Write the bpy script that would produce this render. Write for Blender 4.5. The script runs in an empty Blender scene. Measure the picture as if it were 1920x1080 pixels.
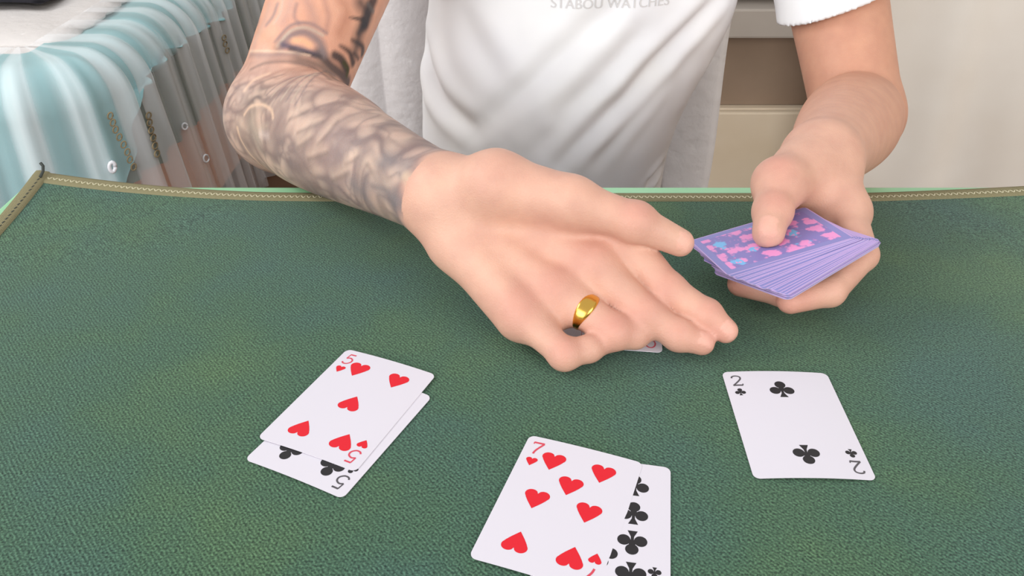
import bpy, bmesh, math, random
import numpy as np
from mathutils import Vector, Matrix, Euler
from mathutils.bvhtree import BVHTree

S = bpy.context.scene
COL = S.collection
PI = math.pi
random.seed(7)
rng = np.random.default_rng(7)

# ------------------------------------------------------------------ camera, world, light, exposure
CAM_H, PITCH, FPX = 0.31811, 0.570415, 1579.3
cam = bpy.data.cameras.new('camera')
cam.sensor_width = 36.0
cam.lens = 36.0 * FPX / 1920.0
cam.clip_start = 0.02
cam_o = bpy.data.objects.new('camera', cam)
cam_o.location = (0, 0, CAM_H)
cam_o.rotation_euler = (PI / 2 - PITCH, 0, 0)
COL.objects.link(cam_o)
S.camera = cam_o

world = bpy.data.worlds.new('world')
S.world = world
world.use_nodes = True
world.node_tree.nodes['Background'].inputs[0].default_value = (0.93, 0.96, 1.0, 1)
world.node_tree.nodes['Background'].inputs[1].default_value = 0.80


def area_light(name, loc, target, sx, sy, power, col):
    l = bpy.data.lights.new(name, 'AREA')
    l.shape = 'RECTANGLE'
    l.size, l.size_y, l.energy, l.color = sx, sy, power, col
    o = bpy.data.objects.new(name, l)
    o.location = loc
    o.rotation_euler = (Vector(target) - Vector(loc)).to_track_quat('-Z', 'Y').to_euler()
    COL.objects.link(o)
    return o


area_light('window_daylight', (-1.4, -1.2, 0.78), (0.1, 0.9, 0.0), 1.9, 1.3, 36, (0.98, 0.985, 1.0))
area_light('right_fill_light', (1.35, -1.2, 0.80), (-0.1, 1.2, 0.0), 1.5, 1.3, 32, (1.0, 0.97, 0.92))  # added fill from the front right for surfaces facing that way
area_light('bed_fill_light', (-2.3, 0.9, 1.3), (-0.7, 1.7, -0.3), 1.5, 1.3, 54, (0.97, 0.985, 1.0))  # added fill to brighten the bed; the left wall has no opening

vs = S.view_settings
vs.view_transform = 'Standard'
vs.look = 'None'
vs.exposure = -0.06
vs.gamma = 1.0
vs.use_curve_mapping = False

CP, SP = math.cos(PITCH), math.sin(PITCH)


def at(px, py, t):
    """pixel of the 1920x1080 photograph + axial distance -> point in the room"""
    u, v = (px - 960) / FPX, (540 - py) / FPX
    return np.array([u * t, (CP + v * SP) * t, CAM_H + (-SP + v * CP) * t])


def at_z(px, py, z):
    v = (540 - py) / FPX
    return at(px, py, (z - CAM_H) / (-SP + v * CP))


def at_y(px, py, y):
    v = (540 - py) / FPX
    return at(px, py, y / (CP + v * SP))


# ------------------------------------------------------------------ helpers
def srgb(r, g, b):
    f = lambda c: (c / 255 / 12.92) if c / 255 <= 0.04045 else ((c / 255 + 0.055) / 1.055) ** 2.4
    return (f(r), f(g), f(b), 1.0)


def tag(o, label=None, cat=None, group=None, kind=None):
    if label: o['label'] = label
    if cat: o['category'] = cat
    if group: o['group'] = group
    if kind: o['kind'] = kind
    return o


def empty(name, loc=(0, 0, 0)):
    o = bpy.data.objects.new(name, None)
    o.location = loc
    o.empty_display_size = 0.05
    COL.objects.link(o)
    return o


def add(name, me, mat=None, parent=None, smooth=False):
    o = bpy.data.objects.new(name, me)
    COL.objects.link(o)
    if mat is not None:
        for m in (mat if isinstance(mat, (list, tuple)) else [mat]):
            if m.name not in [x.name for x in me.materials if x]:
                me.materials.append(m)
    if parent is not None:
        o.parent = parent
        o.matrix_parent_inverse = Matrix.Translation(-Vector(parent.location))
    if smooth:
        me.polygons.foreach_set('use_smooth', [True] * len(me.polygons))
    return o


def mesh(name, verts, faces):
    me = bpy.data.meshes.new(name)
    me.from_pydata([tuple(map(float, v)) for v in verts], [], [tuple(map(int, f)) for f in faces])
    me.update()
    return me


def bm_mesh(name, bm):
    me = bpy.data.meshes.new(name)
    bmesh.ops.recalc_face_normals(bm, faces=bm.faces)
    bm.to_mesh(me)
    bm.free()
    return me


def box_bm(bm, lo, hi, bevel=0.0):
    r = bmesh.ops.create_cube(bm, size=1.0)
    for v in r['verts']:
        v.co = Vector([(lo[i] + hi[i]) / 2 + v.co[i] * (hi[i] - lo[i]) for i in range(3)])
    if bevel:
        es = list({e for v in r['verts'] for e in v.link_edges})
        bmesh.ops.bevel(bm, geom=es, offset=bevel, segments=2, affect='EDGES', profile=0.6)


def box(name, lo, hi, mat, parent=None, bevel=0.0):
    bm = bmesh.new()
    box_bm(bm, lo, hi, bevel)
    return add(name, bm_mesh(name, bm), mat, parent)


def grid_mesh(name, P):
    """P: (n,m,3) array of points -> quad sheet"""
    n, m = P.shape[:2]
    idx = np.arange(n * m).reshape(n, m)
    F = np.stack([idx[:-1, :-1], idx[1:, :-1], idx[1:, 1:], idx[:-1, 1:]], -1).reshape(-1, 4)
    return fast_mesh(name, P.reshape(-1, 3), F)


def fast_mesh(name, V, F):
    me = bpy.data.meshes.new(name)
    V = np.ascontiguousarray(V, dtype=np.float32)
    F = np.ascontiguousarray(F, dtype=np.int32)
    k = F.shape[1]
    me.vertices.add(len(V)); me.vertices.foreach_set('co', V.ravel())
    me.loops.add(F.size); me.loops.foreach_set('vertex_index', F.ravel())
    me.polygons.add(len(F))
    me.polygons.foreach_set('loop_start', np.arange(0, F.size, k, dtype=np.int32))
    me.update(calc_edges=True)
    me.validate()
    return me


def tube_mesh(name, pts, r, seg=8):
    pts = [Vector(p) for p in pts]
    V, F = [], []
    for i, p in enumerate(pts):
        d = (pts[min(i + 1, len(pts) - 1)] - pts[max(i - 1, 0)]).normalized()
        a = d.orthogonal().normalized()
        if i:
            a = (pa - d * pa.dot(d)).normalized()
        pa = a
        b = d.cross(a)
        rr = r[i] if isinstance(r, (list, tuple)) else r
        for k in range(seg):
            an = 2 * PI * k / seg
            V.append(p + (a * math.cos(an) + b * math.sin(an)) * rr)
    n = len(pts)
    for i in range(n - 1):
        for k in range(seg):
            F.append((i * seg + k, i * seg + (k + 1) % seg, (i + 1) * seg + (k + 1) % seg, (i + 1) * seg + k))
    F.append(tuple(range(seg))[::-1])
    F.append(tuple((n - 1) * seg + k for k in range(seg)))
    return mesh(name, V, F)


# ------------------------------------------------------------------ materials
def new_mat(name, col, rough=0.6, spec=0.3):
    m = bpy.data.materials.new(name)
    m.use_nodes = True
    p = m.node_tree.nodes['Principled BSDF']
    p.inputs['Base Color'].default_value = col
    p.inputs['Roughness'].default_value = rough
    p.inputs['Specular IOR Level'].default_value = spec
    return m, m.node_tree.nodes, m.node_tree.links, p


def tex(n, l, kind, scale, coord='Object', detail=3, vec=None, **kw):
    t = n.new('ShaderNodeTex' + kind)
    t.inputs['Scale'].default_value = scale
    if 'Detail' in t.inputs: t.inputs['Detail'].default_value = detail
    for k, v in kw.items(): setattr(t, k, v)
    if vec is None:
        c = n.new('ShaderNodeTexCoord')
        vec = c.outputs[coord]
    l.new(vec, t.inputs['Vector'])
    return t


def ramp(n, l, src, stops):
    r = n.new('ShaderNodeValToRGB')
    e = r.color_ramp.elements
    while len(e) < len(stops): e.new(0.5)
    for i, (p, c) in enumerate(stops):
        e[i].position, e[i].color = p, c
    l.new(src, r.inputs[0])
    return r


def mix(n, l, a, b, f, blend='MIX'):
    m = n.new('ShaderNodeMix')
    m.data_type = 'RGBA'
    m.blend_type = blend
    for sock, v in ((m.inputs[6], a), (m.inputs[7], b), (m.inputs[0], f)):
        if hasattr(v, 'links'): l.new(v, sock)
        else: sock.default_value = v
    return m.outputs[2]


def bump(n, l, p, h, strength, dist):
    b = n.new('ShaderNodeBump')
    b.inputs['Strength'].default_value = strength
    b.inputs['Distance'].default_value = dist
    l.new(h, b.inputs['Height'])
    l.new(b.outputs[0], p.inputs['Normal'])
    return b


def mathn(n, l, op, a, b=None):
    m = n.new('ShaderNodeMath')
    m.operation = op
    for i, v in enumerate((a, b)):
        if v is None: continue
        if hasattr(v, 'links'): l.new(v, m.inputs[i])
        else: m.inputs[i].default_value = v
    return m.outputs[0]


def simple(name, col, rough=0.6, spec=0.3, var=None, scale=20, bmp=0.0, bscale=200, bdist=0.001):
    m, n, l, p = new_mat(name, col, rough, spec)
    if var:
        t = tex(n, l, 'Noise', scale)
        r = ramp(n, l, t.outputs[0], [(0.3, col), (0.7, var)])
        l.new(r.outputs[0], p.inputs['Base Color'])
    if bmp:
        t2 = tex(n, l, 'Noise', bscale)
        bump(n, l, p, t2.outputs[0], bmp, bdist)
    return m


def felt_material():
    m, n, l, p = new_mat('green_felt', srgb(62, 96, 80), 0.95, 0.08)
    c = n.new('ShaderNodeTexCoord')
    mp = n.new('ShaderNodeMapping')
    mp.inputs['Rotation'].default_value = (0, 0, math.radians(-40))
    l.new(c.outputs['Object'], mp.inputs[0])
    nz = tex(n, l, 'Noise', 260, vec=c.outputs['Object'], detail=2)
    dist = n.new('ShaderNodeMix'); dist.data_type = 'VECTOR'; dist.inputs[0].default_value = 0.0020
    l.new(mp.outputs[0], dist.inputs[4]); l.new(nz.outputs['Color'], dist.inputs[5])
    w = tex(n, l, 'Wave', 165, vec=dist.outputs[1], detail=0, bands_direction='X')
    w.inputs['Distortion'].default_value = 0.0
    big = tex(n, l, 'Noise', 9, vec=c.outputs['Object'], detail=4)
    fine = tex(n, l, 'Noise', 800, vec=c.outputs['Object'], detail=2)
    base = ramp(n, l, big.outputs[0], [(0.32, srgb(66, 94, 84)), (0.52, srgb(68, 96, 76)), (0.72, srgb(78, 104, 74))])
    rib = ramp(n, l, w.outputs[0], [(0.1, (0.66, 0.69, 0.72, 1)), (0.9, (1.26, 1.25, 1.22, 1))])
    c1 = mix(n, l, base.outputs[0], rib.outputs[0], 0.62, 'MULTIPLY')
    fr = ramp(n, l, fine.outputs[0], [(0.32, (0.35, 0.36, 0.4, 1)), (0.68, (1.65, 1.65, 1.6, 1))])
    c2 = mix(n, l, c1, fr.outputs[0], 0.9, 'MULTIPLY')
    vo = tex(n, l, 'Voronoi', 85, vec=c.outputs['Object'])
    sp = ramp(n, l, vo.outputs['Distance'], [(0.0, (1, 1, 1, 1)), (0.10, (0, 0, 0, 1))])
    gate = tex(n, l, 'Noise', 60, vec=c.outputs['Object'], detail=0)
    g = ramp(n, l, gate.outputs[0], [(0.55, (0, 0, 0, 1)), (0.62, (1, 1, 1, 1))])
    lint = mathn(n, l, 'MULTIPLY', sp.outputs[0], g.outputs[0])
    c3 = mix(n, l, c2, srgb(150, 168, 150), lint)
    l.new(c3, p.inputs['Base Color'])
    h = mathn(n, l, 'ADD', w.outputs[0], fine.outputs[0])
    bump(n, l, p, h, 0.4, 0.0005)
    p.inputs['Sheen Weight'].default_value = 0.15
    return m


def weave_material(name, a, b, scale, rough=0.85):
    m, n, l, p = new_mat(name, a, rough, 0.1)
    w = tex(n, l, 'Wave', scale, detail=0, bands_direction='DIAGONAL')
    nz = tex(n, l, 'Noise', scale * 3)
    f = mathn(n, l, 'MULTIPLY', w.outputs[0], nz.outputs[0])
    r = ramp(n, l, f, [(0.1, a), (0.6, b)])
    l.new(r.outputs[0], p.inputs['Base Color'])
    bump(n, l, p, w.outputs[0], 0.5, 0.0005)
    return m


def lace_material(name, col, var, scale):
    m, n, l, p = new_mat(name, col, 0.9, 0.1)
    v = tex(n, l, 'Voronoi', scale, feature='SMOOTH_F1')
    nz = tex(n, l, 'Noise', scale * 0.6, detail=5)
    s = mathn(n, l, 'ADD', v.outputs['Distance'], nz.outputs[0])
    r = ramp(n, l, s, [(0.55, col), (1.15, var)])
    l.new(r.outputs[0], p.inputs['Base Color'])
    bump(n, l, p, s, 0.35, 0.004)
    return m


def card_back_material():
    m, n, l, p = new_mat('card_back', srgb(140, 135, 190), 0.4, 0.35)
    c = n.new('ShaderNodeTexCoord')
    s = n.new('ShaderNodeSeparateXYZ'); l.new(c.outputs['Object'], s.inputs[0])
    ax = mathn(n, l, 'ABSOLUTE', s.outputs[0])
    ay = mathn(n, l, 'ABSOLUTE', s.outputs[1])
    # ornament: pink and sky-blue flowers in the middle band
    v = tex(n, l, 'Voronoi', 66, vec=c.outputs['Object'], voronoi_dimensions='2D')
    v.inputs['Randomness'].default_value = 0.55
    r = ramp(n, l, v.outputs['Color'], [(0.0, srgb(226, 132, 190)), (0.34, srgb(226, 132, 190)), (0.35, srgb(120, 182, 230)), (0.62, srgb(124, 186, 232)), (0.63, srgb(232, 150, 204))])
    for e in r.color_ramp.elements: pass
    rim = ramp(n, l, v.outputs['Distance'], [(0.62, (0, 0, 0, 1)), (0.78, (1, 1, 1, 1))])
    orn = mix(n, l, r.outputs[0], srgb(134, 124, 186), rim.outputs[0])
    inb = mathn(n, l, 'LESS_THAN', ax, 0.0255)
    iny = mathn(n, l, 'LESS_THAN', ay, 0.0385)
    f = mathn(n, l, 'MULTIPLY', inb, iny)
    c1 = mix(n, l, srgb(136, 134, 192), orn, f)
    e1 = mathn(n, l, 'GREATER_THAN', ax, 0.0307)
    e2 = mathn(n, l, 'GREATER_THAN', ay, 0.0432)
    e = mathn(n, l, 'MAXIMUM', e1, e2)
    c2 = mix(n, l, c1, srgb(190, 160, 210), e)
    l.new(c2, p.inputs['Base Color'])
    return m


def sheer_material(name, col, lo, hi):
    m, n, l, p = new_mat(name, col, 0.7, 0.15)
    a = n.new('ShaderNodeAttribute'); a.attribute_name = 'cloth_gather'
    nz = tex(n, l, 'Noise', 900)
    mr = n.new('ShaderNodeMapRange')
    l.new(a.outputs['Fac'], mr.inputs[0])
    mr.inputs[3].default_value, mr.inputs[4].default_value = lo, hi
    l.new(mr.outputs[0], p.inputs['Alpha'])
    bump(n, l, p, nz.outputs[0], 0.1, 0.0005)
    return m


def skin_material():
    m, n, l, p = new_mat('skin', srgb(214, 166, 142), 0.5, 0.35)
    a = n.new('ShaderNodeAttribute'); a.attribute_name = 'skin_colour'
    nz = tex(n, l, 'Noise', 55, detail=4)
    r = ramp(n, l, nz.outputs[0], [(0.3, (0.92, 0.86, 0.86, 1)), (0.7, (1.06, 1.05, 1.03, 1))])
    c = mix(n, l, a.outputs['Color'], r.outputs[0], 0.8, 'MULTIPLY')
    l.new(c, p.inputs['Base Color'])
    p.inputs['Subsurface Weight'].default_value = 0.12
    p.inputs['Subsurface Radius'].default_value = (1.0, 0.35, 0.2)
    p.inputs['Subsurface Scale'].default_value = 0.006
    v = tex(n, l, 'Voronoi', 800)
    f = tex(n, l, 'Noise', 120, detail=5)
    h = mathn(n, l, 'ADD', v.outputs['Distance'], mathn(n, l, 'MULTIPLY', f.outputs[0], 2.0))
    bump(n, l, p, h, 0.25, 0.0006)
    return m


M = {}
M['felt'] = felt_material()
M['binding'] = weave_material('khaki_binding', srgb(118, 112, 84), srgb(158, 150, 118), 420)
M['stitch'] = simple('stitch_thread', srgb(196, 190, 160), 0.8)
M['dark_thread'] = simple('dark_thread', srgb(62, 66, 62), 0.8)
M['table'] = simple('pale_green_laminate', srgb(150, 205, 160), 0.4, 0.4, var=srgb(160, 212, 170), scale=14)
M['table_edge'] = simple('wood_table_edge', srgb(176, 142, 110), 0.5, 0.3, var=srgb(158, 128, 98), scale=30)
M['wood_leg'] = simple('table_leg_wood', srgb(120, 92, 66), 0.5, 0.3, var=srgb(98, 72, 50), scale=26)
M['card'] = simple('card_paper', srgb(213, 208, 216), 0.42, 0.35)
M['card_edge'] = simple('card_edge', srgb(176, 164, 200), 0.6)
M['red'] = simple('pip_red', srgb(214, 30, 44), 0.45)
M['red_pale'] = simple('index_red', srgb(206, 72, 88), 0.45)
M['black'] = simple('pip_black', srgb(40, 38, 40), 0.45)
M['black_pale'] = simple('index_black', srgb(84, 80, 84), 0.45)
M['back'] = card_back_material()
M['skin'] = skin_material()
M['shirt'] = simple('white_cotton', srgb(236, 235, 235), 0.85, 0.1, var=srgb(230, 229, 232), scale=12, bmp=0.12, bscale=1400, bdist=0.0003)
M['print'] = simple('shirt_print', srgb(208, 205, 204), 0.7)
M['trousers'] = simple('dark_trousers', srgb(70, 66, 64), 0.9, 0.1, var=srgb(56, 52, 52))
M['shoe'] = simple('shoe', srgb(50, 48, 48), 0.6)
M['teal_shaded'] = simple('shaded_teal_valance', srgb(118, 130, 118), 0.6, 0.25, var=srgb(104, 116, 106), scale=5)  # teal valance with the shade of the bed side mixed into its colour
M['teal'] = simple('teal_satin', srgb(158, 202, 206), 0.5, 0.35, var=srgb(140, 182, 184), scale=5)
M['sheer'] = sheer_material('sheer_organza', srgb(246, 247, 248), 0.14, 0.58)
M['embroidery'] = simple('embroidery_thread', srgb(158, 140, 108), 0.7)
M['bead'] = simple('white_bead', srgb(240, 240, 244), 0.25, 0.6)
M['bedwood'] = simple('peach_bed_frame', srgb(228, 172, 140), 0.6, 0.2, var=srgb(214, 156, 126), scale=9)
M['lace'] = lace_material('white_lace', srgb(232, 228, 224), srgb(214, 208, 204), 38)
M['lace_chair'] = lace_material('chair_lace', srgb(244, 241, 240), srgb(222, 217, 216), 46)
M['dark_cloth'] = simple('dark_blanket', srgb(62, 60, 66), 0.9, 0.1, var=srgb(50, 50, 56), bmp=0.3, bscale=300)
M['cream'] = simple('cream_paint', srgb(222, 206, 184), 0.5, 0.3, var=srgb(210, 192, 166), scale=6)
M['greyboard'] = simple('pale_grey_board', srgb(176, 166, 156), 0.5, 0.3, var=srgb(166, 156, 146), scale=8)
M['brown'] = simple('brown_panel', srgb(152, 130, 112), 0.7, 0.15, var=srgb(142, 122, 104), scale=10)
M['curtain'] = simple('cream_curtain', srgb(234, 226, 216), 0.9, 0.1, var=srgb(220, 208, 194), scale=4, bmp=0.1, bscale=500)
M['floor'] = simple('brown_floor', srgb(96, 66, 44), 0.5, 0.3, var=srgb(78, 52, 34), scale=5)
M['wall'] = simple('beige_wall', srgb(206, 192, 174), 0.9, 0.1, var=srgb(200, 186, 168), scale=3)
M['gold'] = new_mat('gold', srgb(226, 178, 84), 0.22, 0.5)[0]
M['gold'].node_tree.nodes['Principled BSDF'].inputs['Metallic'].default_value = 1.0

FLOOR = -0.75

# ------------------------------------------------------------------ the room
def struct(name, lo, hi, mat):
    o = box(name, lo, hi, mat)
    o['kind'] = 'structure'
    return o


struct('floor', (-2.4, -1.2, FLOOR - 0.05), (2.4, 3.6, FLOOR), M['floor'])
struct('wall_left', (-2.5, -1.2, FLOOR), (-2.4, 3.7, 1.75), M['wall'])
struct('wall_right', (2.4, -1.2, FLOOR), (2.5, 3.7, 1.75), M['wall'])
struct('wall_back', (-2.4, 3.6, FLOOR), (2.4, 3.7, 1.75), M['wall'])

# ------------------------------------------------------------------ table
TY = 0.664
table = tag(empty('table', (0.06, 0.33, FLOOR)), 'table with pale green top under the green felt mat', 'table')
bm = bmesh.new(); box_bm(bm, (-0.425, -0.02, -0.020), (0.56, TY, -0.0035), 0.002)
add('table_top', bm_mesh('table_top', bm), M['table'], table)
box('edge_band', (-0.421, -0.016, -0.032), (0.556, TY - 0.004, -0.0202), M['table_edge'], table, 0.002)
for x in (-0.38, 0.515):
    for y in (0.03, 0.61):
        box('leg', (x - 0.022, y - 0.022, FLOOR), (x + 0.022, y + 0.022, -0.0322), M['wood_leg'], table, 0.004)
for lo, hi in (((-0.38, 0.60, -0.10), (0.515, 0.62, -0.0322)), ((-0.38, 0.02, -0.10), (0.515, 0.04, -0.0322))):
    box('apron', lo, hi, M['wood_leg'], table)

# ------------------------------------------------------------------ felt mat with sewn binding
mat_o = tag(empty('table_mat', (0.04, 0.35, -0.0035)), 'green felt card table mat with sewn khaki edge binding', 'mat')
MX0, MX1, MY0 = -0.404, 0.50, 0.05


def mat_back(x):           # far edge, bowed a little towards the players side
    a = np.clip((-x - 0.12) / 0.285, 0, 1)
    b = np.clip((x - 0.30) / 0.20, 0, 1)
    return 0.6415 + 0.0155 * a ** 2 + 0.006 * b


def mat_lift(x, y):        # corners of the mat curl up off the table
    a = np.clip((-x - 0.20) / 0.205, 0, 1) ** 1.6
    b = np.clip((x - 0.28) / 0.22, 0, 1) ** 1.5
    d = np.clip((y - 0.50) / 0.155, 0, 1) ** 2
    return (0.013 * a + 0.009 * b) * d


us = np.linspace(0, 1, 150)
wv = np.linspace(0, 1, 90)
X = MX0 + (MX1 - MX0) * us[:, None] + 0 * wv[None]
Y = MY0 + (mat_back(X) - MY0) * wv[None]
Z = mat_lift(X, Y) + 0 * X
top = np.stack([X, Y, Z], -1)
me = grid_mesh('felt', top)
felt = add('felt', me, M['felt'], mat_o, True)
md = felt.modifiers.new('thick', 'SOLIDIFY'); md.thickness = 0.0030; md.offset = -1.0


def strip(name, path, width, inward, h=0.0012, roll=0.0016):
    """flat sewn tape with rounded section following a path of points; inward = unit vector fn"""
    prof = [(-0.0016, -0.0026), (-0.0022, -0.0005), (-0.0012, h), (0.002, h + 0.0004), (width * 0.55, h), (width - 0.001, h * 0.9), (width, 0.0001)]
    P = np.zeros((len(path), len(prof), 3))
    for i, (p, q) in enumerate(zip(path, inward)):
        for j, (a, b) in enumerate(prof):
            P[i, j] = (p[0] + q[0] * a, p[1] + q[1] * a, mat_lift(p[0] + q[0] * max(a, 0), p[1] + q[1] * max(a, 0)) + b)
    return P


xs = np.linspace(MX0 - 0.001, MX1, 160)
pb = [(x, float(mat_back(x))) for x in xs]
P = strip('b', pb, 0.0125, [(0, -1)] * len(pb))
add('binding', grid_mesh('binding', P[::-1]), M['binding'], mat_o, True)
ys = np.linspace(float(mat_back(MX0)) + 0.001, MY0, 90)
P = strip('l', [(MX0, y) for y in ys], 0.0105, [(1, 0)] * len(ys), h=0.0022)
add('binding', grid_mesh('binding', P[::-1]), M['binding'], mat_o, True)
P = strip('r', [(MX1, y) for y in ys], 0.0105, [(-1, 0)] * len(ys), h=0.0022)
add('binding', grid_mesh('binding', P), M['binding'], mat_o, True)


def stitches(name, pts, mat):
    V, F = [], []
    for (a, b, w) in pts:
        a, b = Vector(a), Vector(b)
        d = (b - a).normalized(); s = d.cross(Vector((0, 0, 1))).normalized() * w
        u = Vector((0, 0, 0.0005)); i = len(V)
        V += [a - s, a + s, b + s, b - s, (a + b) / 2 - s * .6 + u, (a + b) / 2 + s * .6 + u]
        F += [(i, i + 1, i + 5, i + 4), (i + 4, i + 5, i + 2, i + 3), (i, i + 4, i + 3), (i + 1, i + 2, i + 5)]
    o = add(name, mesh(name, V, F), mat, mat_o)
    o['kind'] = 'stuff'
    return o


pts = []
x = MX0 + 0.012
k = 0
while x < MX1 - 0.012:
    y = float(mat_back(x))
    for dy, sl in ((0.0062, 1),):
        z = float(mat_lift(x, y - dy)) + 0.0013
        o = 0.0022 * (1 if k % 2 else -1)
        pts.append(((x - 0.0011, y - dy - o, z), (x + 0.0011, y - dy + o, z), 0.00045))
    x += 0.0024; k += 1
stitches('stitching', pts, M['stitch'])
pts = []
y = float(mat_back(MX0)) - 0.012
while y > 0.2:
    z = float(mat_lift(MX0 + 0.006, y)) + 0.0022
    pts.append(((MX0 + 0.0066, y + 0.0019, z), (MX0 + 0.0058, y - 0.0019, z), 0.0005))
    y -= 0.0052
stitches('stitching', pts, M['dark_thread'])
c0 = Vector((MX0 + 0.006, float(mat_back(MX0)) - 0.004, 0.014))
add('loose_thread', tube_mesh('loose_thread', [c0 + Vector(d) for d in ((0.001, -0.006, 0.0), (0.002, -0.001, 0.003), (0.001, 0.003, 0.006), (-0.001, 0.004, 0.0085))], 0.0013, 6), M['dark_thread'], mat_o, True)

# ------------------------------------------------------------------ playing cards
CW, CH, CT, CR = 0.063, 0.088, 0.00029, 0.0036


def half_h(x):
    e = CW / 2 - abs(x)
    if e >= CR: return CH / 2
    return CH / 2 - CR + math.sqrt(max(CR * CR - (CR - e) ** 2, 0))


def card_mesh(name, bend, ybend=0.0):
    xs = []
    for i in range(7):
        xs.append(-CW / 2 + CR * (1 - math.cos(PI / 2 * i / 6)))
    xs += [(-CW / 2 + CR) + (CW - 2 * CR) * i / 14 for i in range(1, 14)]
    xs += [-v for v in xs[6::-1]]
    NY = 8
    P = np.zeros((len(xs), NY + 1, 3))
    for i, x in enumerate(xs):
        h = half_h(x)
        for j in range(NY + 1):
            y = -h + 2 * h * j / NY
            P[i, j] = (x, y, bend(x, y))
    n, m = P.shape[:2]
    topv = P.reshape(-1, 3); botv = topv - [0, 0, CT]
    V = np.concatenate([topv, botv]); N = n * m
    idx = np.arange(N).reshape(n, m)
    F, mi = [], []
    for i in range(n - 1):
        for j in range(m - 1):
            F.append((idx[i, j], idx[i + 1, j], idx[i + 1, j + 1], idx[i, j + 1])); mi.append(0)
            F.append((N + idx[i, j], N + idx[i, j + 1], N + idx[i + 1, j + 1], N + idx[i + 1, j])); mi.append(1)
    rim = [idx[i, 0] for i in range(n)] + [idx[n - 1, j] for j in range(1, m)] + [idx[i, m - 1] for i in range(n - 2, -1, -1)] + [idx[0, j] for j in range(m - 2, 0, -1)]
    for a, b in zip(rim, rim[1:] + rim[:1]):
        F.append((a, N + a, N + b, b)); mi.append(2)
    me = mesh(name, V, F)
    me.polygons.foreach_set('material_index', mi)
    return me


def spline(pts, n=6):
    pts = [np.array(p, float) for p in pts]
    out = []
    for i in range(len(pts) - 1):
        p0, p1, p2, p3 = pts[max(i - 1, 0)], pts[i], pts[i + 1], pts[min(i + 2, len(pts) - 1)]
        for k in range(n):
            t = k / n
            out.append(0.5 * ((2 * p1) + (-p0 + p2) * t + (2 * p0 - 5 * p1 + 4 * p2 - p3) * t * t + (-p0 + 3 * p1 - 3 * p2 + p3) * t ** 3))
    out.append(pts[-1])
    return out


GLYPH = {
    '5': [(spline([(0.62, 1.0), (0.18, 1.0)], 2), 0.10), (spline([(0.2, 1.0), (0.13, 0.55)], 2), 0.07),
          (spline([(0.13, 0.55), (0.38, 0.64), (0.62, 0.5), (0.64, 0.24), (0.42, 0.02), (0.16, 0.02), (0.04, 0.16)]), 0.09)],
    '2': [(spline([(0.06, 0.78), (0.12, 0.94), (0.34, 1.0), (0.58, 0.9), (0.6, 0.68), (0.38, 0.38), (0.06, 0.04)]), 0.09),
          (spline([(0.04, 0.04), (0.36, 0.05), (0.66, 0.03)], 2), 0.11), (spline([(0.66, 0.02), (0.68, 0.18)], 1), 0.06)],
    '7': [(spline([(0.04, 0.96), (0.68, 0.96)], 1), 0.11), (spline([(0.04, 1.0), (0.04, 0.82)], 1), 0.06),
          (spline([(0.66, 0.94), (0.46, 0.6), (0.3, 0.28), (0.24, 0.0)]), 0.10)],
    '1': [(spline([(0.3, 1.0), (0.3, 0.0)], 1), 0.10), (spline([(0.12, 0.86), (0.3, 1.0)], 1), 0.07), (spline([(0.14, 0.02), (0.46, 0.02)], 1), 0.06)],
    '0': [(spline([(0.3 + 0.26 * math.cos(a), 0.5 + 0.5 * math.sin(a)) for a in np.linspace(0, 2 * PI, 13)], 3), 0.09)],
    'Q': [(spline([(0.36 + 0.34 * math.cos(a), 0.52 + 0.48 * math.sin(a)) for a in np.linspace(0, 2 * PI, 13)], 3), 0.09),
          (spline([(0.36, 0.3), (0.56, 0.08), (0.74, -0.02)], 3), 0.09)],
}


def glyph_polys(ch, size, cx, cy, rot):
    """list of quads (each 4 xy) for a character in ribbon strokes, centred at cx,cy"""
    out = []
    w = 0.95 * len(ch) if len(ch) > 1 else 0.7
    for k, c in enumerate(ch):
        ox = k * 0.62
        for pl, lw in GLYPH[c]:
            pl = [np.array(p) for p in pl]
            L, R_ = [], []
            for i, p in enumerate(pl):
                d = pl[min(i + 1, len(pl) - 1)] - pl[max(i - 1, 0)]
                d = d / (np.linalg.norm(d) + 1e-9)
                nn = np.array([-d[1], d[0]]) * lw * 0.62
                L.append(p + nn); R_.append(p - nn)
            for i in range(len(pl) - 1):
                out.append([L[i], R_[i], R_[i + 1], L[i + 1]])
    tw = 0.62 * (len(ch) - 1) + 0.68
    res = []
    for q in out:
        r = []
        for p in q:
            x, y = (p[0] - tw / 2) * size, (p[1] - 0.5) * size
            if rot: x, y = -x, -y
            r.append((cx + x, cy + y))
        res.append(r)
    return res


def heart_poly(s, cx, cy, rot):
    half = [(0.0, 0.27)]
    for i in range(13):
        an = math.radians(135 - i * 14.5)
        half.append((0.245 + 0.262 * math.cos(an), 0.215 + 0.235 * math.sin(an)))
    half += [(0.40, -0.02), (0.27, -0.20), (0.12, -0.38), (0.0, -0.52)]
    pts = half + [(-x, y) for x, y in half[-2:0:-1]]
    return [[(cx + (-x if rot else x) * s, cy + (-y if rot else y) * s) for x, y in pts]]


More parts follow.
